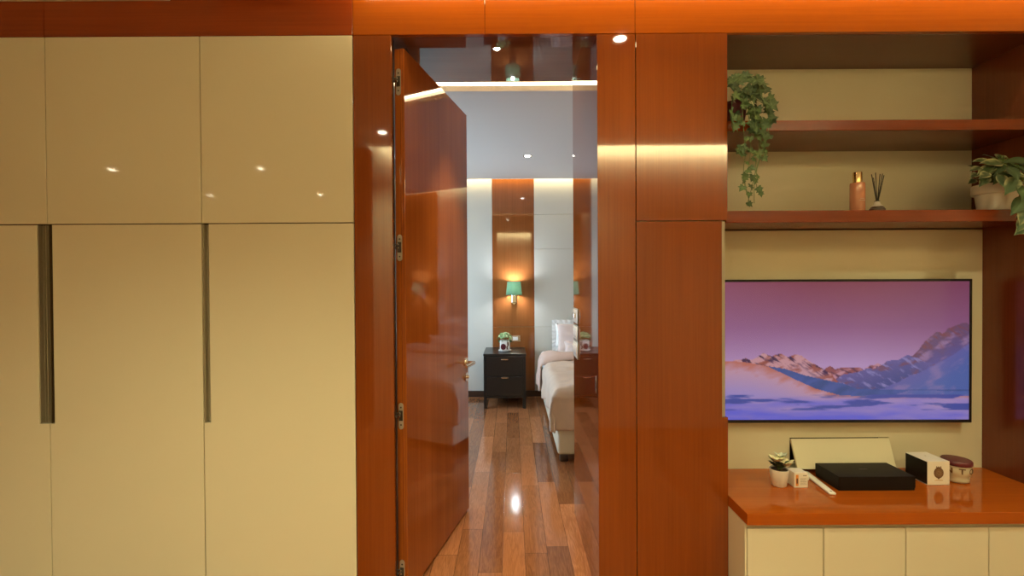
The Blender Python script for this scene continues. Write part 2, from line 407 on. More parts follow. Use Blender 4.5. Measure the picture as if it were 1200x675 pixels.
# leaf in local frame: x along leaf, face at y=0, thickness towards +y
bm = bmesh.new()
bx(bm, 0, LW, 0, .045, .012, 2.335, .0015, 1)
o = obj('door_leaf', bm, 'wood_door', door)
bm = bmesh.new(); bx(bm, -.0006, .0005, .018, .0195, .015, 2.33); bx(bm, -.0006, .0005, .008, .009, .015, 2.33); obj('edge_groove', bm, 'wood_dark', door)
for z in (.11, .78, 1.495, 2.195):
    hg = bmesh.new()
    # rounded steel face plate let into the edge
    pr = []
    for s in (1, -1):
        for k in range(9):
            a = (0 if s == 1 else PI) + PI * k / 8
            pr.append((.011 * math.cos(a), s * .045 + .011 * math.sin(a)))
    va = [hg.verts.new((-.0022, .026 + p[0], z + p[1])) for p in pr]; vb = [hg.verts.new((-.0001, .026 + p[0], z + p[1])) for p in pr]
    hg.faces.new(va); hg.faces.new(vb)
    for i in range(len(pr)): hg.faces.new((va[i], vb[i], vb[(i + 1) % len(pr)], va[(i + 1) % len(pr)]))
    bmesh.ops.recalc_face_normals(hg, faces=hg.faces)
    h = obj('hinge', hg, 'hinge', door)
    kb = bmesh.new(); bx(kb, -.004, -.0015, .018, .035, z - .020, z + .024, .001, 1); obj('knuckle_pocket', kb, 'dark', h)
    kb = bmesh.new(); bx(kb, -.012, -.003, .026, .044, z - .004, z + .004, .0015, 1); bx(kb, -.010, -.003, .028, .046, z + .010, z + .017, .0015, 1); obj('knuckle', kb, 'chrome', h)
    sb = bmesh.new()
    for s in (.037, -.037): lathe(sb, [(0, -.0032), (.0035, -.003), (.0035, -.002), (0, -.002)], (0, .026, z + s), 12, 'X')
    obj('screw', sb, 'dark', h)
# lever handles on both faces + lock turn below
ZH = .885
def lever(side):
    s = -1 if side == 0 else 1; y0 = 0 if side == 0 else .045; xh = LW - .045
    bm = bmesh.new()
    lathe(bm, [(.0, 0), (.026, 0), (.026, s * .006), (.024, s * .009), (0, s * .009)], (xh, y0, ZH), 28, 'Y')
    tube(bm, [(xh, y0 + s * .006, ZH), (xh, y0 + s * .03, ZH), (xh, y0 + s * .052, ZH)], .0095, 14)
    p = bez((xh, y0 + s * .05, ZH), (xh - .012, y0 + s * .058, ZH), (xh - .03, y0 + s * .056, ZH), (xh - .145, y0 + s * .052, ZH - .002), 12)
    tube(bm, p, .0095, 14)
    o = autosmooth(obj('door_handle', bm, 'steel', door)); return o
lever(0); lever(1)
for s, y0 in ((-1, 0), (1, .045)):
    bm = bmesh.new(); lathe(bm, [(0, 0), (.025, 0), (.025, s * .006), (.023, s * .008), (0, s * .008)], (LW - .045, y0, ZH - .085), 28, 'Y')
    e = autosmooth(obj('lock_rose', bm, 'steel', door))
    bm = bmesh.new(); lathe(bm, [(0, s * .008), (.011, s * .008), (.010, s * .020), (0, s * .021)], (LW - .045, y0, ZH - .085), 16, 'Y'); autosmooth(obj('thumb_turn', bm, 'steel', e))
# strike plate on the right lining
bm = bmesh.new(); bx(bm, JX - .0025, JX - .0002, 1.982, 2.006, .872, .945, .001, 1); k = struct(obj('door_strike_plate', bm, 'steel'))
bm = bmesh.new(); bx(bm, JX - .003, JX - .0015, 1.988, 2.0, .895, .925); obj('latch_hole', bm, 'dark', k)

# ------------------------------------------------------------------ switches on the passage lining
sw_labels = ['uppermost of three ivory switch plates on the passage lining, with a key card slot',
             'middle of three ivory switch plates on the glossy wood passage lining',
             'lowest of three ivory switch plates on the glossy wood passage lining']
for i, (zc, hh) in enumerate([(1.160, .042), (1.068, .042), (.975, .048)]):
    t = thing('light_switch', sw_labels[i], 'switch', (JX, 2.61, zc), group='switch plates on the passage lining')
    bm = bmesh.new(); bx(bm, -.006, -.0003, -.085, .085, -hh, hh, .002, 2); autosmooth(obj('switch_plate', bm, 'alu', t))
    bm = bmesh.new(); bx(bm, -.008, -.005, -.073, .073, -hh + .007, hh - .007, .001, 2); ins = autosmooth(obj('switch_frame', bm, 'switch', t))
    if i == 0:
        bm = bmesh.new(); bx(bm, -.018, -.008, -.030, .03, -.012, .016, .003, 2); autosmooth(obj('card_slot', bm, 'steel', ins))
    else:
        for y in (-.034, .034):
            bm = bmesh.new(); bx(bm, -.011, -.0075, y - .030, y + .030, -.024, .024, .0015, 2); autosmooth(obj('rocker', bm, 'white_plastic', ins))

# ------------------------------------------------------------------ shelves, console and worktop
for z, lab in ((1.973, 'upper red-brown wood wall shelf, carrying the trailing ivy'), (1.590, 'lower red-brown wood wall shelf, carrying the bottle, diffuser and white-potted plant')):
    y1 = 2.285
    bm = bmesh.new(); bx(bm, .8975, NX - .0005, 1.968, y1, z, z + .044 if z > 1.8 else z + .050, .0025, 2)
    tag(obj('wall_shelf', bm, 'wood_shelf'), lab, 'shelf', 'wood wall shelves in the niche')
ZC = .452
con = thing('media_console', 'low cream media console under the orange wood worktop', 'cabinet', (1.57, 1.81, 0))
def cb(name, mat, x0, x1, y0, y1, z0, z1, bev=0): return box(name, mat, x0 - 1.57, x1 - 1.57, y0 - 1.81, y1 - 1.81, z0, z1, con, bev, 1)
cb('body', 'cream_mat', .8985, NX - .001, 1.832, 2.23, 0, ZC - .046)
cb('top_rail', 'cream_mat', .8985, NX - .001, 1.822, 1.832, ZC - .075, ZC - .046)
xs = [.906, 1.204, 1.523, 1.846, 2.168, 2.236]
for a, b in zip(xs, xs[1:]):
    cb('cabinet_door', 'cream', a + .002, b - .002, 1.812, 1.831, .03, ZC - .068, .0015)
cb('end_panel', 'cream', .8975, .9045, 1.812, 1.949, 0, ZC - .046)
bm = bmesh.new(); bx(bm, .8975, NX - .0005, 1.793, 2.2305, ZC - .045, ZC, .0015, 2)
tag(obj('worktop', bm, 'wood_top'), 'glossy orange-brown wood worktop over the low cream console', 'worktop')
# open hatch flap in the back panel
t = thing('cable_hatch', 'cream cable hatch flap leaning open from the back panel behind the black box', 'hatch', (1.56, 2.2, ZC))
bm = bmesh.new()
for P in ([(-.238, -.030, .020), (.220, -.030, .020), (.230, .028, .143), (-.236, .028, .143)],):
    a = [bm.verts.new(p) for p in P]; b = [bm.verts.new((p[0], p[1] + .010, p[2] - .004)) for p in P]
    bm.faces.new(a); bm.faces.new(b[::-1])
    for i in range(4): bm.faces.new((a[i], b[i], b[(i + 1) % 4], a[(i + 1) % 4]))
bmesh.ops.recalc_face_normals(bm, faces=bm.faces)
obj('flap', bm, 'cream_mat', t)
bm = bmesh.new(); bx(bm, HX0 - 1.56, HX1 - 1.56, .096, .099, .004, HZ1 - ZC + .0); obj('opening', bm, 'dark', t)  # near-black sheet at the hatch back, shade put into its colour

# ------------------------------------------------------------------ television
TX0, TX1, TZ0, TZ1, TY = .962, 2.140, .682, 1.352, 2.185
t = thing('television', 'flat wall television showing a purple dusk mountain landscape', 'television', ((TX0 + TX1) / 2, TY, (TZ0 + TZ1) / 2))
t.rotation_euler = (0, math.radians(.12), math.radians(-.35))
w, h = (TX1 - TX0) / 2, (TZ1 - TZ0) / 2
bm = bmesh.new(); bx(bm, -w, w, .004, .028, -h, h, .003, 2); obj('housing', bm, 'black', t)
bm = bmesh.new()
bx(bm, -w, -w + .011, 0, .006, -h, h, .001, 1); bx(bm, w - .011, w, 0, .006, -h, h, .001, 1)
bx(bm, -w, w, 0, .006, h - .011, h, .001, 1); bx(bm, -w, w, 0, .006, -h, -h + .014, .001, 1)
obj('bezel', bm, 'black', t)
bm = bmesh.new(); bx(bm, -.2, .2, .028, .0445, -.15, .15); obj('wall_mount', bm, 'black', t)
# picture on the screen: vertex colours worked out from layered ridges
def ridge(pts, u):
    for (a, va), (b, vb) in zip(pts, pts[1:]):
        if a <= u <= b: return va + (vb - va) * (u - a) / (b - a)
    return pts[0][1] if u < pts[0][0] else pts[-1][1]
def C(x, y): return ((x - 30) / 760 , (y - 215) / 440)      # layout measured in the photo's crop of the screen
def R_(pl): return [C(*p) for p in pl]
rL = R_([(25, 470), (75, 455), (95, 462), (130, 440), (150, 446), (165, 452), (185, 443), (215, 455), (235, 447), (255, 450), (285, 470), (320, 490), (350, 512), (380, 540), (800, 700)])
rM = R_([(300, 560), (330, 490), (348, 484), (360, 494), (380, 490), (440, 487), (455, 498), (475, 482), (498, 472), (515, 483), (560, 520), (800, 600)])
rB = R_([(340, 600), (365, 520), (420, 505), (480, 492), (530, 470), (560, 462), (592, 450), (625, 455), (650, 470), (680, 480), (800, 560)])
rR = R_([(560, 600), (600, 455), (625, 435), (650, 405), (688, 374), (705, 383), (722, 364), (750, 354), (800, 350)])
rS = R_([(25, 468), (70, 470), (120, 478), (200, 500), (300, 545), (380, 572), (430, 580), (800, 580)])
def mixc(a, b, t): t = max(0, min(1, t)); return [a[i] + (b[i] - a[i]) * t for i in range(3)]
def screen(u, v):
    N = lambda x, y, s=0: noise.fractal(Vector((x, y, s)), 1.0, 2.1, 5)
    c = mixc((136, 66, 88), (150, 98, 140), v / .33); c = mixc(c, (186, 150, 198), (v - .33) / .27)
    c = mixc(c, (172, 120, 175), (.35 - u) * .5 * max(0, 1 - v * 1.2)); c = mixc(c, (112, 66, 110), (u - .55) * .8 * (1 - v))
    j = N(u * 22, v * 3, 1) * .012
    slope = N(u * 16 + v * 14, v * 10 - u * 6, 3); slope2 = N(u * 40 - v * 30, v * 22, 9)
    if v > ridge(rR, u) + j * 1.3:
        dv = v - ridge(rR, u)
        c = mixc((112, 78, 108), (96, 92, 160), dv * 4); c = mixc(c, (150, 118, 160), (slope - .05) * 2.2); c = mixc(c, (128, 74, 86), (slope2 + .12) * (1.0 - dv * 6) * 1.6)
    if v > ridge(rM, u) + j:
        c = mixc((150, 84, 92), (196, 140, 156), slope * 3 + .2); c = mixc(c, (104, 62, 88), slope2 * 2.5)
    if v > ridge(rB, u) + j:
        dv = v - ridge(rB, u)
        c = mixc((106, 96, 156), (66, 76, 138), dv * 5); c = mixc(c, (118, 80, 112), (slope - .1) * 3); c = mixc(c, (140, 132, 190), (slope2 - .15) * 2)
    if v > ridge(rL, u) + j:
        dv = v - ridge(rL, u)
        c = mixc((205, 150, 158), (158, 86, 80), (slope + .1) * 3); c = mixc(c, (78, 50, 84), (slope2 - .02) * 4 * max(0, 1 - dv * 9)); c = mixc(c, (186, 168, 210), (u - .2) * 2 * dv * 6)
    # blue slope rising behind the basin on the right
    zb = ridge(R_([(400, 590), (470, 562), (520, 556), (560, 535), (640, 500), (700, 472), (800, 410)]), u)
    if v > zb + j * .6: c = mixc((102, 100, 168), (84, 104, 172), (v - zb) * 6); c = mixc(c, (132, 116, 172), slope * 1.5)
    # snow field
    zs = ridge(rS, u)
    if v > zs + j * .3:
        dv = v - zs
        c = mixc((192, 112, 100), (196, 152, 176), dv * 12 + slope * .6); c = mixc(c, (152, 140, 212), (dv - .08) * 5)
        # blue shadow running down the slope
    a0 = ridge(R_([(150, 484), (200, 492), (260, 512), (330, 528), (390, 540), (430, 556), (520, 560), (800, 560)]), u); a1 = ridge(R_([(150, 486), (220, 520), (300, 556), (380, 578), (440, 580), (560, 574), (600, 562), (800, 565)]), u)
    if u > .158 and a0 < v < a1: c = mixc((62, 84, 142), (78, 96, 164), slope + .5)
    if v > .82:
        k = (v - .82) / .18
        base = mixc((168, 142, 196), (104, 104, 214), k * (1.15 - u * .6) + N(u * 5, v * 22, 4) * .5)
        c = mixc(c, base, min(1, (v - .82) * 30))
        s = N(u * 4.5 + 3, v * 26, 8)
        if s > .02 and v < .93: c = mixc(c, (74, 84, 164), (s - .02) * 6 * (.35 + abs(u - .35)))
    return c
def lin(x): x = max(0, x) / 255; return x / 12.92 if x <= .04045 else ((x + .055) / 1.055) ** 2.4
NX_, NZ_ = 300, 168
bm = bmesh.new(); cl = bm.verts.layers.float_color.new('Col'); g = []
sw_, sh_ = w - .0112, h - .0125
for j in range(NZ_ + 1):
    rw = []
    for i in range(NX_ + 1):
        u, v = i / NX_, j / NZ_
        p = bm.verts.new((-sw_ + 2 * sw_ * u, .003, (h - .0112) - (2 * h - .0252) * v))
        # screen's hidden border sits behind the cabinet: layout measured on the part in view
        cc = screen((u - .045) / .955, v); p[cl] = (lin(cc[0]), lin(cc[1]), lin(cc[2]), 1); rw.append(p)
    g.append(rw)
for j in range(NZ_):
    for i in range(NX_): bm.faces.new((g[j][i], g[j + 1][i], g[j + 1][i + 1], g[j][i + 1]))
M['screen'] = vcol('lit_screen', .25, emit=.75)
obj('screen', bm, 'screen', t)

# ------------------------------------------------------------------ plants
def leaf_ivy(bm, cl, pos, nrm, dirv, s, col):
    """five-lobed leaf"""
    n = Vector(nrm).normalized(); d = (Vector(dirv) - n * Vector(dirv).dot(n)).normalized(); r = d.cross(n)
    out = [(0, 0), (.25, -.12), (.5, -.02), (.36, .22), (.56, .42), (.26, .50), (0, 1.0), (-.26, .50), (-.56, .42), (-.36, .22), (-.5, -.02), (-.25, -.12)]
    c = bm.verts.new(Vector(pos) + d * s * .32 - n * s * .07); vs = [bm.verts.new(Vector(pos) + (r * a + d * b) * s + n * (s * .05 * math.sin(a * 6))) for a, b in out]
    for i in range(len(vs)): bm.faces.new((c, vs[i], vs[(i + 1) % len(vs)]))
    c[cl] = (col[0] * 1.7 + .01, col[1] * 1.5 + .01, col[2] * 1.6 + .01, 1)
    for q in vs: q[cl] = (*col, 1)
def leaf_oval(bm, cl, pos, nrm, dirv, L, W, col, edge, droop=.25, cup=.18, nseg=7, tip=1.0):
    n = Vector(nrm).normalized(); d = (Vector(dirv) - n * Vector(dirv).dot(n)).normalized(); r = d.cross(n); rows = []
    for i in range(nseg + 1):
        t = i / nseg; wd = W * math.sin(PI * min(1, t ** .75)) ** .8 if 0 < t < 1 else 0
        if t > .85: wd *= tip
        row = []
        for k, a in enumerate((-1, -.5, 0, .5, 1)):
            p = Vector(pos) + d * (L * t) + r * (a * wd) + n * (cup * W * abs(a) * abs(a) * (1 if wd > 0 else 0)) - n * (droop * L * t * t)
            q = bm.verts.new(p); e = abs(a) * (.5 + random.random() * .8) if edge else 0
            cc = mixc(col, edge, (e - .45) * 2.2) if edge else [x * (.8 + .5 * (1 - abs(a))) for x in col]
            q[cl] = (*cc, 1); row.append(q)
        rows.append(row)
    for a, b in zip(rows, rows[1:]):
        for k in range(4): bm.faces.new((a[k], a[k + 1], b[k + 1], b[k]))

# trailing ivy on the top shelf
iv = thing('trailing_ivy', 'ivy trailing green lobed leaves down from the upper wall shelf', 'plant', (.975, 2.06, 2.0185))
ZT = 2.0185
bm = bmesh.new(); lathe(bm, [(0, 0), (.040, 0), (.052, .085), (.055, .088), (.055, .10), (.049, .10), (.048, .085), (0, .08)], (0, 0, 0), 28); autosmooth(obj('pot', bm, 'maroon', iv))
random.seed(11)
lb = bmesh.new(); lc = lb.verts.layers.float_color.new('Col'); sb = bmesh.new()
def G(): k = random.random(); return (.020 + .026 * k, .044 + .044 * k, .011 + .011 * k)
L0 = Vector((.975, 2.06, ZT))
def stem(pts, rad=.0013): tube(sb, [Vector(p) - L0 for p in pts], rad, 5)
def P(px, py, Y): return Vector(((px - 600) / 550 * Y, Y, 1.34 + (332.5 - py) / 550 * Y))   # a spot on the plane y = Y
tops = [(862, 97, 2.0), (871, 90, 2.02), (886, 97, 2.0), (899, 104, 1.96), (880, 92, 2.03), (858, 100, 1.99), (893, 118, 1.95), (902, 122, 1.94), (868, 108, 1.98), (876, 112, 1.96), (885, 110, 1.97)]
for px, py, Y in tops:
    q = P(px, py, Y); stem(bez(L0 + Vector((0, 0, .08)), L0 + Vector((0, -.02, .14)), q + Vector((0, .01, .03)), q))
    leaf_ivy(lb, lc, q - L0, (random.uniform(-.4, .4), -1, random.uniform(.1, .6)), (random.uniform(-.7, .7), 0, random.uniform(-1, .2)), random.uniform(.042, .056), G())
# dense mass
for i in range(62):
    px = random.uniform(853, 903); py = 92 + abs(random.gauss(28, 22))
    if px > 895: py = random.uniform(112, 150)
    if py > 165 or (px < 866 and py > 150): continue
    Y = random.uniform(1.92, 2.05) if py < 138 else random.uniform(1.915, 1.95)
    q = P(px, py, Y)
    leaf_ivy(lb, lc, q - L0, (random.uniform(-.7, .7), -1, random.uniform(-.2, .9)), (random.uniform(-1, 1), 0, random.uniform(-1, .1)), random.uniform(.034, .052), G())
trails = [[(880, 135), (889, 155), (893, 172), (886, 188), (885, 205), (881, 222), (876, 240)], [(876, 130), (881, 160), (879, 185), (877, 200), (873, 215), (878, 238)],
          [(897, 125), (902, 145), (899, 165), (893, 180), (887, 200), (886, 216), (888, 226)], [(870, 125), (872, 160), (874, 180), (872, 195), (871, 212), (875, 228)],
          [(858, 120), (857, 138), (856, 152)], [(885, 130), (886, 150), (890, 168), (889, 190), (884, 210), (884, 240)]]
for k, tr_ in enumerate(trails):
    Ys = 1.945 - .006 * k
    pts = [P(px, py, Ys) for px, py in tr_]
    stem([L0 + Vector((.01, -.02, .09))] + [L0 + Vector((.0, -.10, .11))] + pts)
    nl = int(len(pts) * 1.7)
    for i in range(nl):
        f = i / (nl - 1) * (len(pts) - 1); a = int(min(f, len(pts) - 2)); q = pts[a].lerp(pts[a + 1], f - a)
        q = q + Vector((random.uniform(-.012, .012), random.uniform(-.012, .0), random.uniform(-.006, .006)))
        if random.random() < (.25 if q.z < 1.86 else 0): continue
        leaf_ivy(lb, lc, q - L0, (random.uniform(-.5, .5), -1, random.uniform(-.1, .5)), (random.uniform(-1, 1), 0, -1), random.uniform(.02, .034), [c * 1.25 for c in G()])
for px, py in [(869, 178), (866, 182), (888, 185), (884, 152), (893, 160), (862, 152), (897, 165)]:
    leaf_ivy(lb, lc, P(px, py - 6, 1.92) - L0, (random.uniform(-.3, .3), -1, .1), (random.uniform(-.5, .5), 0, -1), .042, G())
for v_ in lb.verts: v_.co.x = max(v_.co.x, .9 - L0.x + .0005 * random.random())
for v_ in sb.verts: v_.co.x = max(v_.co.x, .9 - L0.x)
obj('foliage', lb, 'leaf', iv); obj('stem', sb, 'stem', iv)

# variegated plant in a white pot, on the lower shelf
random.seed(5)
ZS = 1.6425
L0 = Vector((2.108, 2.045, ZS))
vp = thing('potted_pothos', 'variegated green and cream plant spilling from a white clay pot on the lower wall shelf', 'plant', L0)
bm = bmesh.new(); lathe(bm, [(0, 0), (.060, 0), (.069, .072), (.079, .074), (.081, .080), (.081, .112), (.078, .116), (.072, .114), (.070, .10), (0, .095)], (0, 0, 0), 36); autosmooth(obj('pot', bm, 'white', vp))
bm = bmesh.new(); lathe(bm, [(0, .098), (.068, .099), (.068, .101), (0, .104)], (0, 0, 0), 24); obj('soil', bm, 'soil', vp)
lb = bmesh.new(); lc = lb.verts.layers.float_color.new('Col'); sb = bmesh.new()
def pothos(px, py, Y, L, dirv, nrm=None, var=True):
    q = P(px, py, Y)
    base = L0 + Vector((random.uniform(-.03, .03), random.uniform(-.03, .02), .10))
    mid = Vector(((base.x + q.x) / 2, (base.y + q.y) / 2 - .01, max(base.z, q.z) + .03))
    if q.z > L0.z + .05: stem([b for b in bez(base, mid, mid, q, 8)], .0016)
    else: stem([b for b in bez(base, Vector((q.x, q.y - .01, L0.z + .16)), Vector((q.x, q.y, L0.z + .1)), q, 10)], .0016)
    k = random.random(); col = (.014 + .02 * k, .034 + .036 * k, .009 + .01 * k)
    leaf_oval(lb, lc, q - L0, nrm or (random.uniform(-.3, .3), -.75, random.uniform(.4, .9)), dirv, L, L * .27, col, (.46, .45, .24) if var else None, tip=.8)
for a in [(1160, 192, 2.02, .07, (-1, 0, .1)), (1165, 198, 1.99, .09, (-1, -.3, -.35)), (1150, 200, 2.0, .06, (-1, 0, -.4)), (1146, 207, 2.0, .055, (-1, 0, -.7)), (1143, 214, 2.0, .05, (-.9, 0, -.6)),
          (1158, 206, 1.96, .07, (-1, -.2, -.6)), (1175, 196, 1.98, .09, (-.6, -.3, .3)), (1170, 190, 2.03, .08, (.5, 0, .8)), (1186, 193, 1.98, .09, (.9, -.2, .1)), (1183, 202, 1.95, .10, (-.9, -.3, -.5)),
          (1175, 205, 1.94, .09, (1, -.2, -.35)), (1192, 200, 1.95, .09, (.9, -.2, -.4)), (1168, 208, 1.94, .08, (.3, -.3, -1)), (1190, 212, 1.92, .10, (-.7, -.2, -.8)), (1197, 210, 1.92, .09, (.5, -.2, -1)),
          (1198, 222, 1.91, .10, (-.6, -.2, -1)), (1200, 235, 1.90, .10, (-.8, -.1, -.9)), (1203, 243, 1.90, .10, (-.5, -.1, -1)), (1204, 257, 1.90, .09, (-.7, -.1, -.8)), (1208, 270, 1.90, .09, (-1, -.1, -.45)),
          (1195, 228, 1.92, .08, (.2, -.1, -1)), (1155, 196, 2.02, .05, (-.5, 0, 1)), (1210, 225, 1.91, .09, (-.2, -.1, -1)), (1212, 205, 1.93, .09, (-.4, -.1, -.8)), (1180, 199, 1.93, .08, (0, -.4, -.9)),
          (1165, 190, 2.04, .06, (.2, 0, 1)), (1206, 193, 1.95, .09, (-.5, -.1, .2)), (1152, 208, 1.97, .05, (-.3, 0, -1)), (1214, 245, 1.9, .08, (-1, 0, -.5))]:
    pothos(*a, var=random.random() < .72)
for i in range(26):
    pothos(random.uniform(1150, 1200), random.uniform(192, 212), random.uniform(1.98, 2.08), random.uniform(.05, .08), (random.uniform(-1, 1), -.3, random.uniform(-.9, .5)), var=random.random() < .5)
obj('foliage', lb, 'leaf', vp); obj('stem', sb, 'stem', vp)

# ------------------------------------------------------------------ bottle and reed diffuser
t = thing('spray_bottle', 'slim peach bottle with a gold cap on the lower wall shelf', 'bottle', (1.527, 2.075, ZS))
bm = bmesh.new(); lathe(bm, [(0, 0), (.0265, 0), (.029, .003), (.029, .125), (.0275, .132), (.018, .134), (0, .134)], (0, 0, 0), 32); autosmooth(obj('bottle_body', bm, 'bottle', t), 50)
bm = bmesh.new(); lathe(bm, [(0, .134), (.0175, .134), (.0175, .178), (.0165, .18), (0, .18)], (0, 0, 0), 28); autosmooth(obj('cap', bm, 'gold', t), 50)
bm = bmesh.new(); bx(bm, -.012, .012, -.0298, -.0292, .052, .0535); bx(bm, -.008, .008, -.0298, -.0292, .060, .061); obj('print', bm, 'white_card', t)
t = thing('reed_diffuser', 'reed diffuser with black sticks fanning from a small glass flask, standing by the peach bottle', 'diffuser', (1.618, 2.08, ZS))
bm = bmesh.new(); lathe(bm, [(0, 0), (.027, 0), (.031, .006), (.030, .018), (.022, .030), (.011, .038), (.0085, .044), (.0085, .050), (.0105, .052), (.0105, .055), (0, .055)], (0, 0, 0), 28); autosmooth(obj('flask', bm, 'glass', t), 50)
bm = bmesh.new(); lathe(bm, [(0, .002), (.026, .003), (.028, .009), (.026, .017), (0, .017)], (0, 0, 0), 24); obj('oil', bm, 'maroon', t)
bm = bmesh.new(); lathe(bm, [(0, .0255), (.0235, .029), (.012, .040), (.0095, .052), (0, .052)], (0, 0, 0), 24); obj('collar', bm, 'white', t)
for dx, dy, hz in [(-.024, -.01, .155), (-.016, .012, .175), (.014, -.012, .172), (.030, 0, .168), (.022, .012, .176), (-.012, -.006, .178)]:
    bm = bmesh.new(); tube(bm, [(-dx * .1, -dy * .1, .02), (dx, dy, hz)], .0017, 6); obj('reed', bm, 'reed', t)

# ------------------------------------------------------------------ things on the worktop
ZW = ZC + .0005
# small succulent
random.seed(3)
L0 = Vector((1.163, 2.045, ZW))
t = thing('potted_succulent', 'small succulent with cream and green leaves in a plain white pot on the worktop', 'plant', L0); t.scale = (1.18, 1.18, 1.22)
bm = bmesh.new(); lathe(bm, [(0, 0), (.023, 0), (.025, .002), (.033, .056), (.033, .060), (.030, .060), (.029, .052), (0, .050)], (0, 0, 0), 32); autosmooth(obj('pot', bm, 'white', t), 50)
bm = bmesh.new(); lathe(bm, [(0, .052), (.0295, .053), (.0295, .055), (0, .058)], (0, 0, 0), 20); obj('soil', bm, 'soil', t)
lb = bmesh.new(); lc = lb.verts.layers.float_color.new('Col')
for c0, col, nn, LL in [((-.012, -.01, .088), (.72, .68, .45), 13, .034), ((.018, -.014, .074), (.76, .70, .46), 13, .034), ((.010, .006, .096), (.50, .55, .42), 9, .028)]:
    for i in range(nn):
        a = 2.4 * i; el = .2 + .9 * i / nn; d = Vector((math.cos(a) * math.cos(el), math.sin(a) * math.cos(el), math.sin(el)))
        leaf_oval(lb, lc, c0, Vector((-d.x * .6, -d.y * .6, 1)), d, LL * (1.1 - .4 * i / nn), LL * .38, col, None, droop=-.1, nseg=5)
for i in range(16):
    a = 2.4 * i; el = .15 + .05 * (i % 5); d = Vector((math.cos(a) * math.cos(el), math.sin(a) * math.cos(el), math.sin(el)))
    leaf_oval(lb, lc, (0, 0, .058 + .001 * i), Vector((-d.x * .5, -d.y * .5, 1)), d, random.uniform(.035, .052), .009, (.045, .085, .03), None, droop=-.05, nseg=5)
obj('foliage', lb, 'leaf', t)
sb = bmesh.new()
for q in ((-.012, -.01, .088), (.018, -.014, .074), (.010, .006, .096)): tube(sb, [(0, 0, .05), (q[0] * .6, q[1] * .6, .07), q], .0025, 6)
obj('stem', sb, 'stem', t)

def carton(name, label, cx, cy, w, d, h, rz, mat, bev=.001):
    t = thing(name, label, 'box', (cx, cy, ZW), rz)
    bm = bmesh.new(); bx(bm, -w / 2, w / 2, -d / 2, d / 2, 0, h, bev, 1); obj('carton', bm, mat, t); return t
# white carton with orange print
t = carton('small_carton', 'small white carton with an orange stripe beside the potted succulent', 1.243, 2.046, .058, .056, .064, 0, 'white_card')
bm = bmesh.new(); bx(bm, -.023, -.0115, -.0288, -.0281, .008, .056, .0003, 1); obj('orange_stripe', bm, 'orange_ink', t)
bm = bmesh.new(); bx(bm, -.0205, -.014, -.0292, -.0287, .018, .040, .0002, 1); obj('stripe_emblem', bm, 'brown_ink', t)
bm = bmesh.new()
for z, a, b in ((.044, .008, .024), (.0335, -.004, .022), (.028, -.004, .018), (.0225, -.004, .024), (.017, -.004, .020), (.0115, -.004, .024)): bx(bm, a, b, -.0288, -.0281, z * 1.15, z * 1.15 + (.0035 if z > .04 else .0014))
obj('printed_lines', bm, 'grey_ink', t)
# long white slim bar
P0, P1 = Vector((1.330, 1.945, 0)), Vector((1.356, 2.175, 0)); dd = P1 - P0
t = thing('slim_remote', 'long slim white bar lying on the worktop against the black box', 'remote', (*((P0 + P1) / 2).xy, ZW), math.atan2(dd.y, dd.x))
bm = bmesh.new(); bx(bm, -dd.length / 2, dd.length / 2, -.014, .014, 0, .010, .0035, 3); autosmooth(obj('remote_body', bm, 'white_plastic', t), 50)
bm = bmesh.new(); lathe(bm, [(0, .0100), (.004, .0100), (.004, .0108), (0, .0108)], (-dd.length / 2 + .014, 0, 0), 16); obj('button', bm, 'grey_ink', t)
t = thing('power_adapter', 'short white plastic adapter lying behind the small white carton', 'adapter', (1.292, 2.125, ZW), 0)
bm = bmesh.new(); bx(bm, -.026, .030, -.040, .040, 0, .024, .005, 3); autosmooth(obj('adapter_body', bm, 'white_plastic', t), 50)
bm = bmesh.new(); bx(bm, -.018, .018, -.010, .010, .0238, .0244); obj('recess', bm, 'grey_ink', t)
# big flat black box
t = thing('black_gift_box', 'large flat matt black box lying on the worktop under the television', 'box', (1.545, 2.062, ZW), 0)
bm = bmesh.new(); bx(bm, -.1615, .1615, -.0765, .0765, 0, .058, .0015, 1); obj('box_base', bm, 'black_box', t)
bm = bmesh.new(); bx(bm, -.163, .163, -.078, .078, .010, .060, .0018, 2); obj('lid', bm, 'black_box', t)
bm = bmesh.new(); bx(bm, -.018, .018, .002, .004, .0600, .0603); obj('printed_mark', bm, 'grey_ink', t)
# black and white box with emblem
t = thing('perfume_box', 'upright white and black box with a brown round emblem beside the lidded jar', 'box', (1.852, 2.12, ZW), 0)
w2 = .0485
bm = bmesh.new(); bx(bm, -w2, w2, -.085, .03, 0, .104, .0012, 1); obj('carton', bm, 'white_card', t)
bm = bmesh.new(); bx(bm, -w2 - .0006, -w2 + .001, -.0835, .0285, .004, .101); obj('black_side', bm, 'black_box', t)
em = bmesh.new()
pr = [(.021 * math.cos(2 * PI * k / 32) * (1.0), .021 * math.sin(2 * PI * k / 32) * 1.12) for k in range(32)]
prism(em, [(a, .063 + b) for a, b in pr], -.0858, -.0848)
for dx in (-.009, 0, .009): prism(em, [(dx - .0035, .0865), (dx + .0035, .0865), (dx, .0925)], -.0858, -.0848)
prism(em, [(-.010, .0850), (.010, .0850), (.009, .0872), (-.009, .0872)], -.0858, -.0848)
prism(em, [(-.006, .042), (.006, .042), (0, .034)], -.0858, -.0848)
bmesh.ops.translate(em, verts=em.verts, vec=(0, 0, -.009))
e_ = obj('round_emblem', em, 'brown_ink', t)
em = bmesh.new()
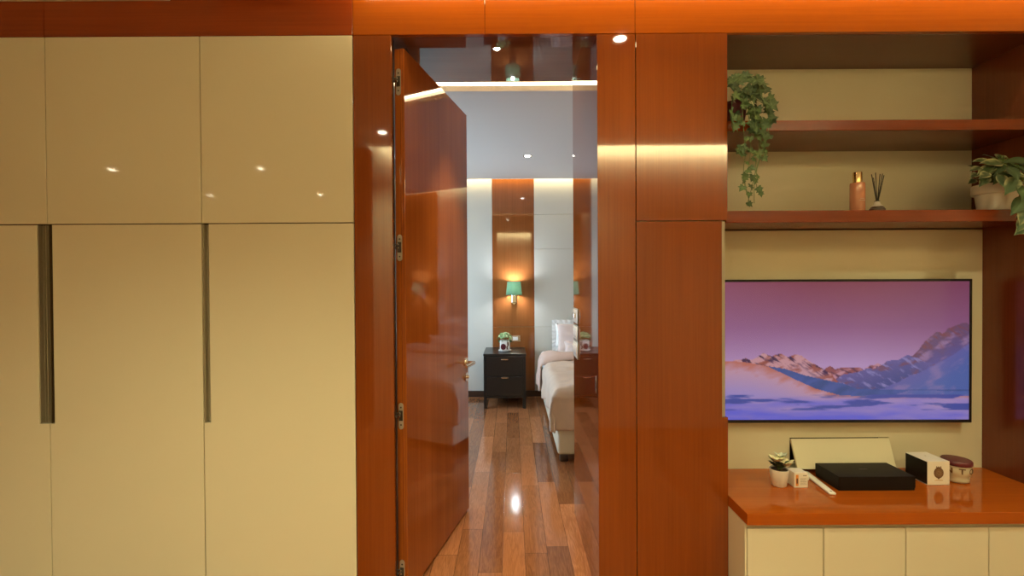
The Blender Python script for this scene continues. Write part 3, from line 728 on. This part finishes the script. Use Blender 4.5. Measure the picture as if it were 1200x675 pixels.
for k in range(3):
    r0 = .006 + .005 * k
    for i in range(14):
        a = 2 * PI * i / 14 + k * .2
        bx(em, r0 * math.cos(a) - .0009, r0 * math.cos(a) + .0009, -.0862, -.0857, .063 + r0 * 1.1 * math.sin(a) - .0009, .063 + r0 * 1.1 * math.sin(a) + .0009)
bmesh.ops.translate(em, verts=em.verts, vec=(0, 0, -.009))
obj('emblem_tracery', em, 'gold_ink', e_)
em = bmesh.new(); random.seed(2); x = -.017
while x < .016:
    wd = random.uniform(.0018, .0036); bx(em, x, x + wd, -.0856, -.0848, .019, .019 + random.choice((.004, .0052))); x += wd + .0011
obj('printed_lines', em, 'gold_ink', t)
bm = bmesh.new(); prism(bm, [(-.004, 0), (.004, 0), (.005, .006), (0, .004), (-.005, .006)], 0, .0006)
bmesh.ops.rotate(bm, verts=bm.verts, cent=(0, 0, 0), matrix=Matrix.Rotation(-PI / 2, 3, 'X'))
bmesh.ops.translate(bm, verts=bm.verts, vec=(0, -.02, .1040)); obj('top_mark', bm, 'brown_ink', t)
# jar with maroon lid
t = thing('candle_jar', 'pale glass jar lettered NTO under a maroon lid, beside the white and black box', 'jar', (1.976, 2.085, ZW), 0); t.scale = (1.12, 1.12, 1)
bm = bmesh.new(); lathe(bm, [(0, 0), (.034, 0), (.039, .004), (.040, .014), (.037, .022), (.044, .034), (.046, .050), (.046, .064), (.041, .076), (.041, .080), (0, .080)], (0, 0, 0), 36)
M['jar'] = plain('frosted_jar', (.58, .50, .36), .25); autosmooth(obj('jar_body', bm, 'jar', t), 60)
bm = bmesh.new(); lathe(bm, [(0, .078), (.047, .076), (.049, .079), (.049, .092), (.046, .096), (0, .097)], (0, 0, 0), 40); autosmooth(obj('lid', bm, 'maroon', t), 50)
for ch, a in (('N', -78), ('T', -30), ('O', 16)):
    a = math.radians(a - 90 + 8)
    mw = Matrix.Translation((.0466 * math.cos(a), .0466 * math.sin(a), .055)) @ Matrix.Rotation(a + PI / 2, 4, 'Z') @ Matrix.Rotation(PI / 2, 4, 'X')
    text_mesh('lettering', ch, .034, 'brown_ink', t, mw)

# ------------------------------------------------------------------ bedroom: nightstand
t = thing('nightstand', 'black two-drawer nightstand standing against the wood wall panel', 'nightstand', (-.083, 5.02, 0))
W_ = .230
bm = bmesh.new(); bx(bm, -W_, W_, 0, .53, .565, .590, .003, 2); obj('top', bm, 'black', t)
bm = bmesh.new(); bx(bm, -W_ + .004, W_ - .004, .012, .525, .115, .565); obj('body', bm, 'black', t)
bm = bmesh.new(); bx(bm, -W_ + .004, -W_ + .03, .0, .014, .0, .565, .001, 1); bx(bm, W_ - .03, W_ - .004, .0, .014, .0, .565, .001, 1); bx(bm, -W_ + .03, W_ - .03, .001, .014, .115, .135); obj('face_frame', bm, 'black', t)
for z0, z1 in ((.352, .560), (.140, .347)):
    bm = bmesh.new(); bx(bm, -W_ + .033, W_ - .033, -.003, .012, z0, z1, .002, 1); d = obj('drawer', bm, 'black', t)
    zz = z1 - .028 if z0 > .3 else z1 - .012
    bm = bmesh.new(); bx(bm, -.036, .036, -.024, -.016, zz - .005, zz + .005, .002, 2); bx(bm, -.03, -.024, -.018, -.002, zz - .003, zz + .003); bx(bm, .024, .03, -.018, -.002, zz - .003, zz + .003); obj('handle', bm, 'steel', d)
for sx in (-1, 1):
    for y in (.02, .49):
        bm = bmesh.new(); bx(bm, sx * (W_ - .004) - (.034 if sx > 0 else 0), sx * (W_ - .004) + (.034 if sx < 0 else 0), y - .005, y + .03, 0, .115, .002, 1); obj('leg', bm, 'black', t)
# plant on nightstand
random.seed(9)
t = thing('potted_plant', 'small bushy plant in a white pot with a dark red picture, on the black nightstand', 'plant', (-.082, 5.24, .5905))
bm = bmesh.new(); lathe(bm, [(0, 0), (.052, 0), (.074, .006), (.076, .012), (.072, .013), (.05, .008), (0, .008)], (0, 0, 0), 32); obj('saucer', bm, 'white', t, True)
bm = bmesh.new(); bx(bm, -.056, .056, -.05, .05, .0125, .122, .012, 3); autosmooth(obj('pot', bm, 'white', t), 50)
bm = bmesh.new(); prism(bm, [(.030 * math.cos(2 * PI * k / 20) - .018, .052 + .034 * math.sin(2 * PI * k / 20)) for k in range(20)], -.0512, -.0502); obj('dark_red_picture', bm, 'maroon', t)
bm = bmesh.new(); prism(bm, [(.018, .022), (.034, .022), (.030, .05), (.044, .07), (.040, .104), (.022, .104), (.026, .066), (.014, .05)], -.0514, -.0502); obj('dark_print', bm, 'brown_ink', t)
lb = bmesh.new(); lc = lb.verts.layers.float_color.new('Col')
for i in range(150):
    a = random.uniform(0, 2 * PI); r = math.sqrt(random.random()); z = .135 + .075 * math.sqrt(max(0, 1 - r * r)) * random.uniform(.5, 1)
    p = Vector((r * .085 * math.cos(a), r * .075 * math.sin(a), z)); k = random.random()
    d = Vector((math.cos(a) * r, math.sin(a) * r, .7)).normalized()
    leaf_oval(lb, lc, p, d, Vector((random.uniform(-1, 1), random.uniform(-1, 1), random.uniform(-.1, .8))), .030, .012, (.16 + .38 * k, .30 + .36 * k, .10 + .22 * k), None, nseg=4)
for i in range(30):
    a = random.uniform(0, 2 * PI); p = Vector((.07 * math.cos(a), .05 * math.sin(a), .125)); leaf_oval(lb, lc, p, (math.cos(a), math.sin(a), .3), (math.cos(a), math.sin(a), -.4), .03, .012, (.07, .15, .04), None, nseg=4)
obj('foliage', lb, 'leaf', t)
sb = bmesh.new()
for i in range(7): a = i * .9; tube(sb, [(0, 0, .11), (.03 * math.cos(a), .03 * math.sin(a), .15), (.05 * math.cos(a), .05 * math.sin(a), .17)], .002, 5)
obj('stem', sb, 'stem', t)
# outlet
t = thing('wall_outlet', 'white wall socket plate on the wood panel above the nightstand', 'socket', (.036, FW, .690))
bm = bmesh.new(); bx(bm, -.060, .060, -.009, -.0005, -.036, .036, .003, 2); obj('plate', bm, 'steel', t)
bm = bmesh.new(); bx(bm, -.032, .032, -.012, -.008, -.022, .022, .002, 2); obj('socket_insert', bm, 'white_plastic', t)

# sconce
def sconce(cx, label):
    t = thing('wall_sconce', label, 'wall lamp', (cx, FW, 1.20))
    bm = bmesh.new(); bx(bm, -.030, .030, -.030, -.0005, -.085, .04, .006, 2); prism(bm, [(-.026, -.084), (.026, -.084), (0, -.108)], -.026, -.002); obj('back_plate', bm, 'chrome', t)
    bm = bmesh.new(); tube(bm, [(0, -.025, .0), (0, -.06, .0), (0, -.10, .005), (0, -.10, .03)], .008, 10); autosmooth(obj('arm', bm, 'chrome', t))
    bm = bmesh.new(); n = 40; rings = []
    for r, z in ((.0925, .012), (.078, .165)):
        for rr in (r,): rings.append([bm.verts.new((rr * math.cos(2 * PI * k / n), -.10 + rr * .9 * math.sin(2 * PI * k / n), z)) for k in range(n)])
    for k in range(n): bm.faces.new((rings[0][k], rings[0][(k + 1) % n], rings[1][(k + 1) % n], rings[1][k]))
    s = obj('lamp_shade', bm, 'shade', t, True)
    bm = bmesh.new()
    tube(bm, [(.0928 * math.cos(2 * PI * k / 32), -.10 + .0928 * .9 * math.sin(2 * PI * k / 32), .012) for k in range(33)], .0022, 6, cap=False)
    obj('shade_trim', bm, 'stem', s)
    bm = bmesh.new(); lathe(bm, [(0, .028), (.012, .032), (.016, .045), (.018, .12), (.018, .148), (.010, .160), (0, .163)], (0, -.10, 0), 16); obj('bulb', bm, M['bulb'], t, True)
M['bulb'] = emis('bulb_glow', (.92, .96, 1), 520)
sconce(.024, 'green-shaded wall sconce glowing above the black nightstand')
sconce(2.2, 'green-shaded wall sconce on the wood panel beyond the bed')

# ------------------------------------------------------------------ bed
BX0, BX1, BY0, BY1 = .335, 1.915, 3.50, 5.52
bed = thing('bed', 'cream upholstered bed with its side towards the nightstand', 'bed', ((BX0 + BX1) / 2, (BY0 + BY1) / 2, 0))
bo = bed.location
def bl(x, y): return x - bo.x, y - bo.y
def bbx(name, mat, x0, x1, y0, y1, z0, z1, bev, seg=3):
    bm = bmesh.new(); bx(bm, x0 - bo.x, x1 - bo.x, y0 - bo.y, y1 - bo.y, z0, z1, bev, seg); return autosmooth(obj(name, bm, mat, bed), 50)
bbx('bed_base', 'bed_base', BX0, BX1, BY0, BY1, .055, .33, .022)
for x in (BX0 + .05, BX1 - .05):
    for y in (BY0 + .05, BY1 - .08): bbx('leg', 'base_dark', x - .03, x + .03, y - .03, y + .03, 0, .056, .003, 1)
bbx('mattress', 'pillow_white', BX0 + .01, BX1 - .01, BY0 + .01, BY1 - .01, .331, .545, .04)
def drape(name, mat, y_foot, y_head, hem_side, hem_foot, top, out, label, seed, thick, wav=1.0):
    """blanket: bands along the bed; side hems hang outside the base, foot hem hangs at the foot end"""
    bm = bmesh.new(); rows = []; NU, NV = 120, 90
    xs0, xs1 = BX0 - out, BX1 + out
    full = xs1 - xs0
    for j in range(NV + 1):
        v = j / NV; row = []
        # path along the bed: from hem at foot up and over to head end
        lf = hem_foot; lt = y_head - y_foot
        s = v * (lf + lt)
        for i in range(NU + 1):
            u = i / NU
            yy = y_foot + max(0, s - lf)
            hang_f = max(0, lf - s)
            hs = hem_side(yy, u)
            S = u * (full + 2 * hs); 
            if S < hs: x, dz = xs0, hs - S
            elif S > hs + full: x, dz = xs1, S - hs - full
            else: x, dz = xs0 + (S - hs), 0
            # rounded shoulders
            ex = min(x - xs0, xs1 - x); z = top
            R = .06
            if dz == 0 and ex < R: z -= R - math.sqrt(max(0, R * R - (R - ex) ** 2))
            if dz > 0: z = top - R - dz * (hs - R * .4) / max(hs, .01) if False else top - R - dz
            ef = yy - y_foot
            if hang_f > 0: zf = top - .05 - hang_f
            else: zf = top - (.05 - math.sqrt(max(0, .0025 - (.05 - ef) ** 2)) if ef < .05 else 0)
            z2 = min(z, zf) if not (dz > 0 and hang_f > 0) else min(z, zf)
            n1 = noise.noise(Vector((x * 3.0 + seed, yy * 3.0 + s, dz * 2 + hang_f * 2)))
            n2 = noise.noise(Vector((x * 9 + seed, yy * 9, (dz + hang_f) * 3 + 7)))
            amp = .015 * wav
            if dz > 0:
                fold = (math.sin(yy * 13 + n1 * 5 + dz * 3) * .6 + math.sin(yy * 29 + n1 * 7) * .4) * .024 * min(1, dz / .14) * wav
                x += (-1 if u < .5 else 1) * (fold + .008 + n2 * .008)
                z2 += n1 * .012
            if hang_f > 0:
                fold = math.sin(x * 15 + n1 * 3) * .012 * min(1, hang_f / .12)
                yy -= fold + .006
            if dz == 0 and hang_f == 0: z2 += n1 * amp * 1.2 + n2 * amp * .7 + .02 * math.sin(min(1, ex / .3) * PI / 2) * wav
            row.append(bm.verts.new((x - bo.x, yy - bo.y, z2)))
        rows.append(row)
    for a, b in zip(rows, rows[1:]):
        for i in range(NU): bm.faces.new((a[i], a[i + 1], b[i + 1], b[i]))
    o = bpy.data.objects.new(name, None)
    bpy.data.objects.remove(o)
    me = bpy.data.meshes.new(name); bm.to_mesh(me); bm.free(); me.materials.append(M[mat])
    for p in me.polygons: p.use_smooth = True
    o = bpy.data.objects.new(name, me); COL.objects.link(o); o.location = bo
    sm_ = o.modifiers.new('thickness', 'SOLIDIFY'); sm_.thickness = thick; sm_.offset = 1
    return o
hem = lambda yy, u: .205 + .035 * math.sin(yy * 4.1 + 1) + .02 * math.sin(yy * 9) + max(0, 3.8 - yy) * .12
b1 = drape('blanket', 'duvet', BY0 - .018, 4.60, hem, .26, .556, .026, '', 3.1, .008)
tag(b1, 'dusty pink blanket draped over the foot and side of the bed', 'blanket')
hem2 = lambda yy, u: .22 + .03 * math.sin(yy * 7 + .5) + .02 * math.sin(yy * 19)
b2 = drape('folded_quilt', 'duvet_fold', 4.62, 4.93, hem2, 0.0, .600, .045, '', 8.7, .014, 1.3)
tag(b2, 'folded rose band of quilt lying across the bed below the pillows', 'quilt')
def pillow(name, mat, label, c, size, tilt, frill=False, group=None, rz=0):
    w, h, d = size
    t = thing(name, label, 'pillow', c, rz, group)
    bm = bmesh.new(); N = 22; fr = []; bk = []
    for side, arr in ((-1, fr), (1, bk)):
        for j in range(N + 1):
            row = []
            for i in range(N + 1):
                u, v = i / N * 2 - 1, j / N * 2 - 1
                k = (1 - abs(u) ** 2.6) * (1 - abs(v) ** 2.6); pin = 1 - .06 * (1 - (1 - abs(u) ** 3) ) * (1 - v * v)
                x = u * w / 2 * (1 - .07 * (1 - v * v) * (abs(u) ** 4)); z = v * h / 2 * (1 - .07 * (1 - u * u) * (abs(v) ** 4))
                y = side * d / 2 * (max(0, k) ** .5) + noise.noise(Vector((u * 2 + c[0] * 5, v * 2, side))) * .012
                if abs(u) == 1 or abs(v) == 1: y = 0
                row.append(bm.verts.new((x, y, z + h / 2)))
            arr.append(row)
        for a, b in zip(arr, arr[1:]):
            for i in range(N): bm.faces.new((a[i], a[i + 1], b[i + 1], b[i]) if side < 0 else (a[i], b[i], b[i + 1], a[i + 1]))
    bmesh.ops.remove_doubles(bm, verts=bm.verts, dist=1e-4)
    bmesh.ops.rotate(bm, verts=bm.verts, cent=(0, 0, 0), matrix=Matrix.Rotation(tilt, 3, 'X'))
    obj('pillow_body', bm, mat, t, True)
    if frill:
        bm = bmesh.new(); n = 160; A = []; B = []
        for k in range(n):
            s = 4 * k / n; e = int(s); f = (s - e) * 2 - 1
            u, v = [(f, -1), (1, f), (-f, 1), (-1, -f)][e]
            wob = math.sin(k * 1.25) * .007
            A.append(bm.verts.new((u * w / 2 * .95, 0, v * h / 2 * .95 + h / 2)))
            B.append(bm.verts.new((u * (w / 2 + .035), wob, v * (h / 2 + .035) + h / 2 + wob * .3)))
        for k in range(n): bm.faces.new((A[k], A[(k + 1) % n], B[(k + 1) % n], B[k]))
        bmesh.ops.rotate(bm, verts=bm.verts, cent=(0, 0, 0), matrix=Matrix.Rotation(tilt, 3, 'X'))
        obj('frill', bm, mat, t, True)
    return t
ZB = .556
for k, xo in enumerate((0, .78)):
    side = 'on the nightstand side of the bed' if k == 0 else 'on the far side of the bed'
    pillow('frilled_pillow', 'pillow_white', 'white frilled pillow propped against the wall ' + side, (.735 + xo, 5.47, ZB + .036), (.47, .29, .09), math.radians(-6), True, 'pillows on the bed')
    pillow('blush_pillow', 'pillow_pink', 'blush pillow standing in front of the frilled one ' + side, (.765 + xo, 5.325, ZB + .0), (.51, .33, .10), math.radians(-9), False, 'pillows on the bed')
    p = pillow('flat_pillow', 'pillow_pink', 'low blush pillow in front of the pillow row ' + side, (.80 + xo, 5.17, ZB + .0), (.46, .15, .11), math.radians(-4), False, 'pillows on the bed')
bbx('turned_sheet', 'pillow_white', BX0 - .016, BX1 + .016, 4.965, 5.085, .42, .612, .045, 4)
# white sheet turned down at the head
bm = bmesh.new(); vs = bx(bm, BX0 - .006 - bo.x, BX1 + .006 - bo.x, 4.95 - bo.y, 5.50 - bo.y, .40, .5505, .04, 4)
o = autosmooth(obj('fitted_sheet', bm, 'pillow_white', bed), 60)

# ------------------------------------------------------------------ lights
def downlight(x, y, z, label, energy, col, lens, size=2.2, r=.04, group=None):
    t = thing('ceiling_downlight', label, 'downlight', (x, y, z), group=group)
    bm = bmesh.new(); lathe(bm, [(r * .8, -.001), (r * .85, -.004), (r * 1.2, -.004), (r * 1.25, -.0005), (r * .8, -.0005)], (0, 0, 0), 28); obj('rim', bm, 'steel', t, True)
    bm = bmesh.new(); lathe(bm, [(0, -.011), (r * .45, -.009), (r * .8, -.003), (r * .8, -.0015), (0, -.0015)], (0, 0, 0), 24); obj('lens', bm, lens, t)
    ld = bpy.data.lights.new('downlight_lamp', 'SPOT'); ld.energy = energy; ld.color = col; ld.spot_size = size; ld.spot_blend = 1.0 if size < 1.5 else .8; ld.shadow_soft_size = .03
    lo = bpy.data.objects.new('downlight_lamp', ld); COL.objects.link(lo); lo.parent = t; lo.location = (0, 0, -.012)
def area(name, loc, sx, sy, rot, energy, col, spread=PI):
    ld = bpy.data.lights.new(name, 'AREA'); ld.shape = 'RECTANGLE'; ld.size = sx; ld.size_y = sy; ld.energy = energy; ld.color = col; ld.spread = spread
    lo = bpy.data.objects.new(name, ld); COL.objects.link(lo); lo.location = loc; lo.rotation_euler = rot; return lo
WARM = (1, .95, .51)
GR = 'downlights in the front room ceiling'
for x, y, e in [(.55, 1.53, 28), (-1.04, .1, 265), (.55, .1, 132), (2.15, .75, 115), (-2.64, -1.05, 190), (-4.2, -1.05, 70), (-2.6, -2.5, 50), (-4.1, -2.5, 50), (-2.3, -4.0, 30)]:  # includes lamps added unseen to light the niche side of the room
    downlight(x, y, 2.57, 'round recessed downlight in the front room ceiling', e, WARM, 'lens', group=GR)
downlight(-.07, 2.39, 2.535, 'small bright downlight in the dark glossy soffit just inside the doorway', 110, (1, .86, .60), 'lens', size=1.05, r=.018)
GB = 'downlights in the bedroom ceiling'
downlight(.155, 4.47, 2.555, 'small round downlight in the white bedroom ceiling above the nightstand side', 18, (1, .93, .84), 'lens_cool', r=.035)
downlight(1.9, 4.47, 2.555, 'added unseen downlight in the white bedroom ceiling over the far side of the bed', 18, (1, .93, .84), 'lens_cool', r=.035)  # added out of view to brighten the bedroom
downlight(.9, 3.4, 2.555, 'added unseen downlight in the white bedroom ceiling above the foot of the bed', 18, (1, .93, .84), 'lens_cool', r=.035)  # another lamp added beyond the view for bedroom light
R90 = PI / 2
area('cove_front', (1.15, 1.79, 2.63), 3.6, .03, (R90, 0, 0), 14, (1, .80, .40))          # towards the frieze (+y)
area('cove_back', (.8, -.32, 2.63), 3.9, .03, (-R90, 0, 0), 150, (1, .84, .48))             # towards the wall behind (-y)
area('cove_bed_far', (.7, 5.46, 2.62), 4.2, .03, (R90, 0, 0), 13, (1, .80, .45))
area('cove_bed_near', (.7, 2.96, 2.62), 4.2, .03, (-R90, 0, 0), 14, (1, .78, .46))
area('bedroom_cool_fill', (-1.57, 4.25, 1.35), 1.5, 1.7, (0, -R90 - .12, 0), 76, (.58, .80, 1.0))  # added cool fill lamp by the left wall; no window is built there
# LED tapes that can be glimpsed in the gaps
struct(box('ceiling_light_strip', 'led_warm', -1.4, 2.8, 2.972, 2.985, 2.5905, 2.612))

# world: the rooms are closed; a breath of ambient only
wd = bpy.data.worlds.new('World'); SC.world = wd; wd.use_nodes = True
wd.node_tree.nodes['Background'].inputs[0].default_value = (.02, .018, .015, 1)

# ------------------------------------------------------------------ camera
cam = bpy.data.cameras.new('Camera'); cam.sensor_width = 36; cam.lens = 550 / 1200 * 36; cam.clip_start = .02
co = bpy.data.objects.new('Camera', cam); COL.objects.link(co); co.location = (0, 0, 1.34)
pitch, roll = -.0090, .0058
f = Vector((0, math.cos(pitch), math.sin(pitch))); r = Vector((1, 0, 0)); u = r.cross(f)
r2 = r * math.cos(roll) - u * math.sin(roll); u2 = r * math.sin(roll) + u * math.cos(roll)
co.matrix_world = Matrix(((r2.x, u2.x, -f.x, 0), (r2.y, u2.y, -f.y, 0), (r2.z, u2.z, -f.z, 1.34), (0, 0, 0, 1)))
SC.camera = co
SC.view_settings.view_transform = 'Standard'; SC.view_settings.look = 'None'; SC.view_settings.exposure = 0
cy = SC.cycles
cy.use_denoising = True; cy.max_bounces = 8; cy.diffuse_bounces = 4; cy.glossy_bounces = 5; cy.transmission_bounces = 6
cy.sample_clamp_indirect = 4; cy.caustics_reflective = False; cy.caustics_refractive = False; cy.use_light_tree = True
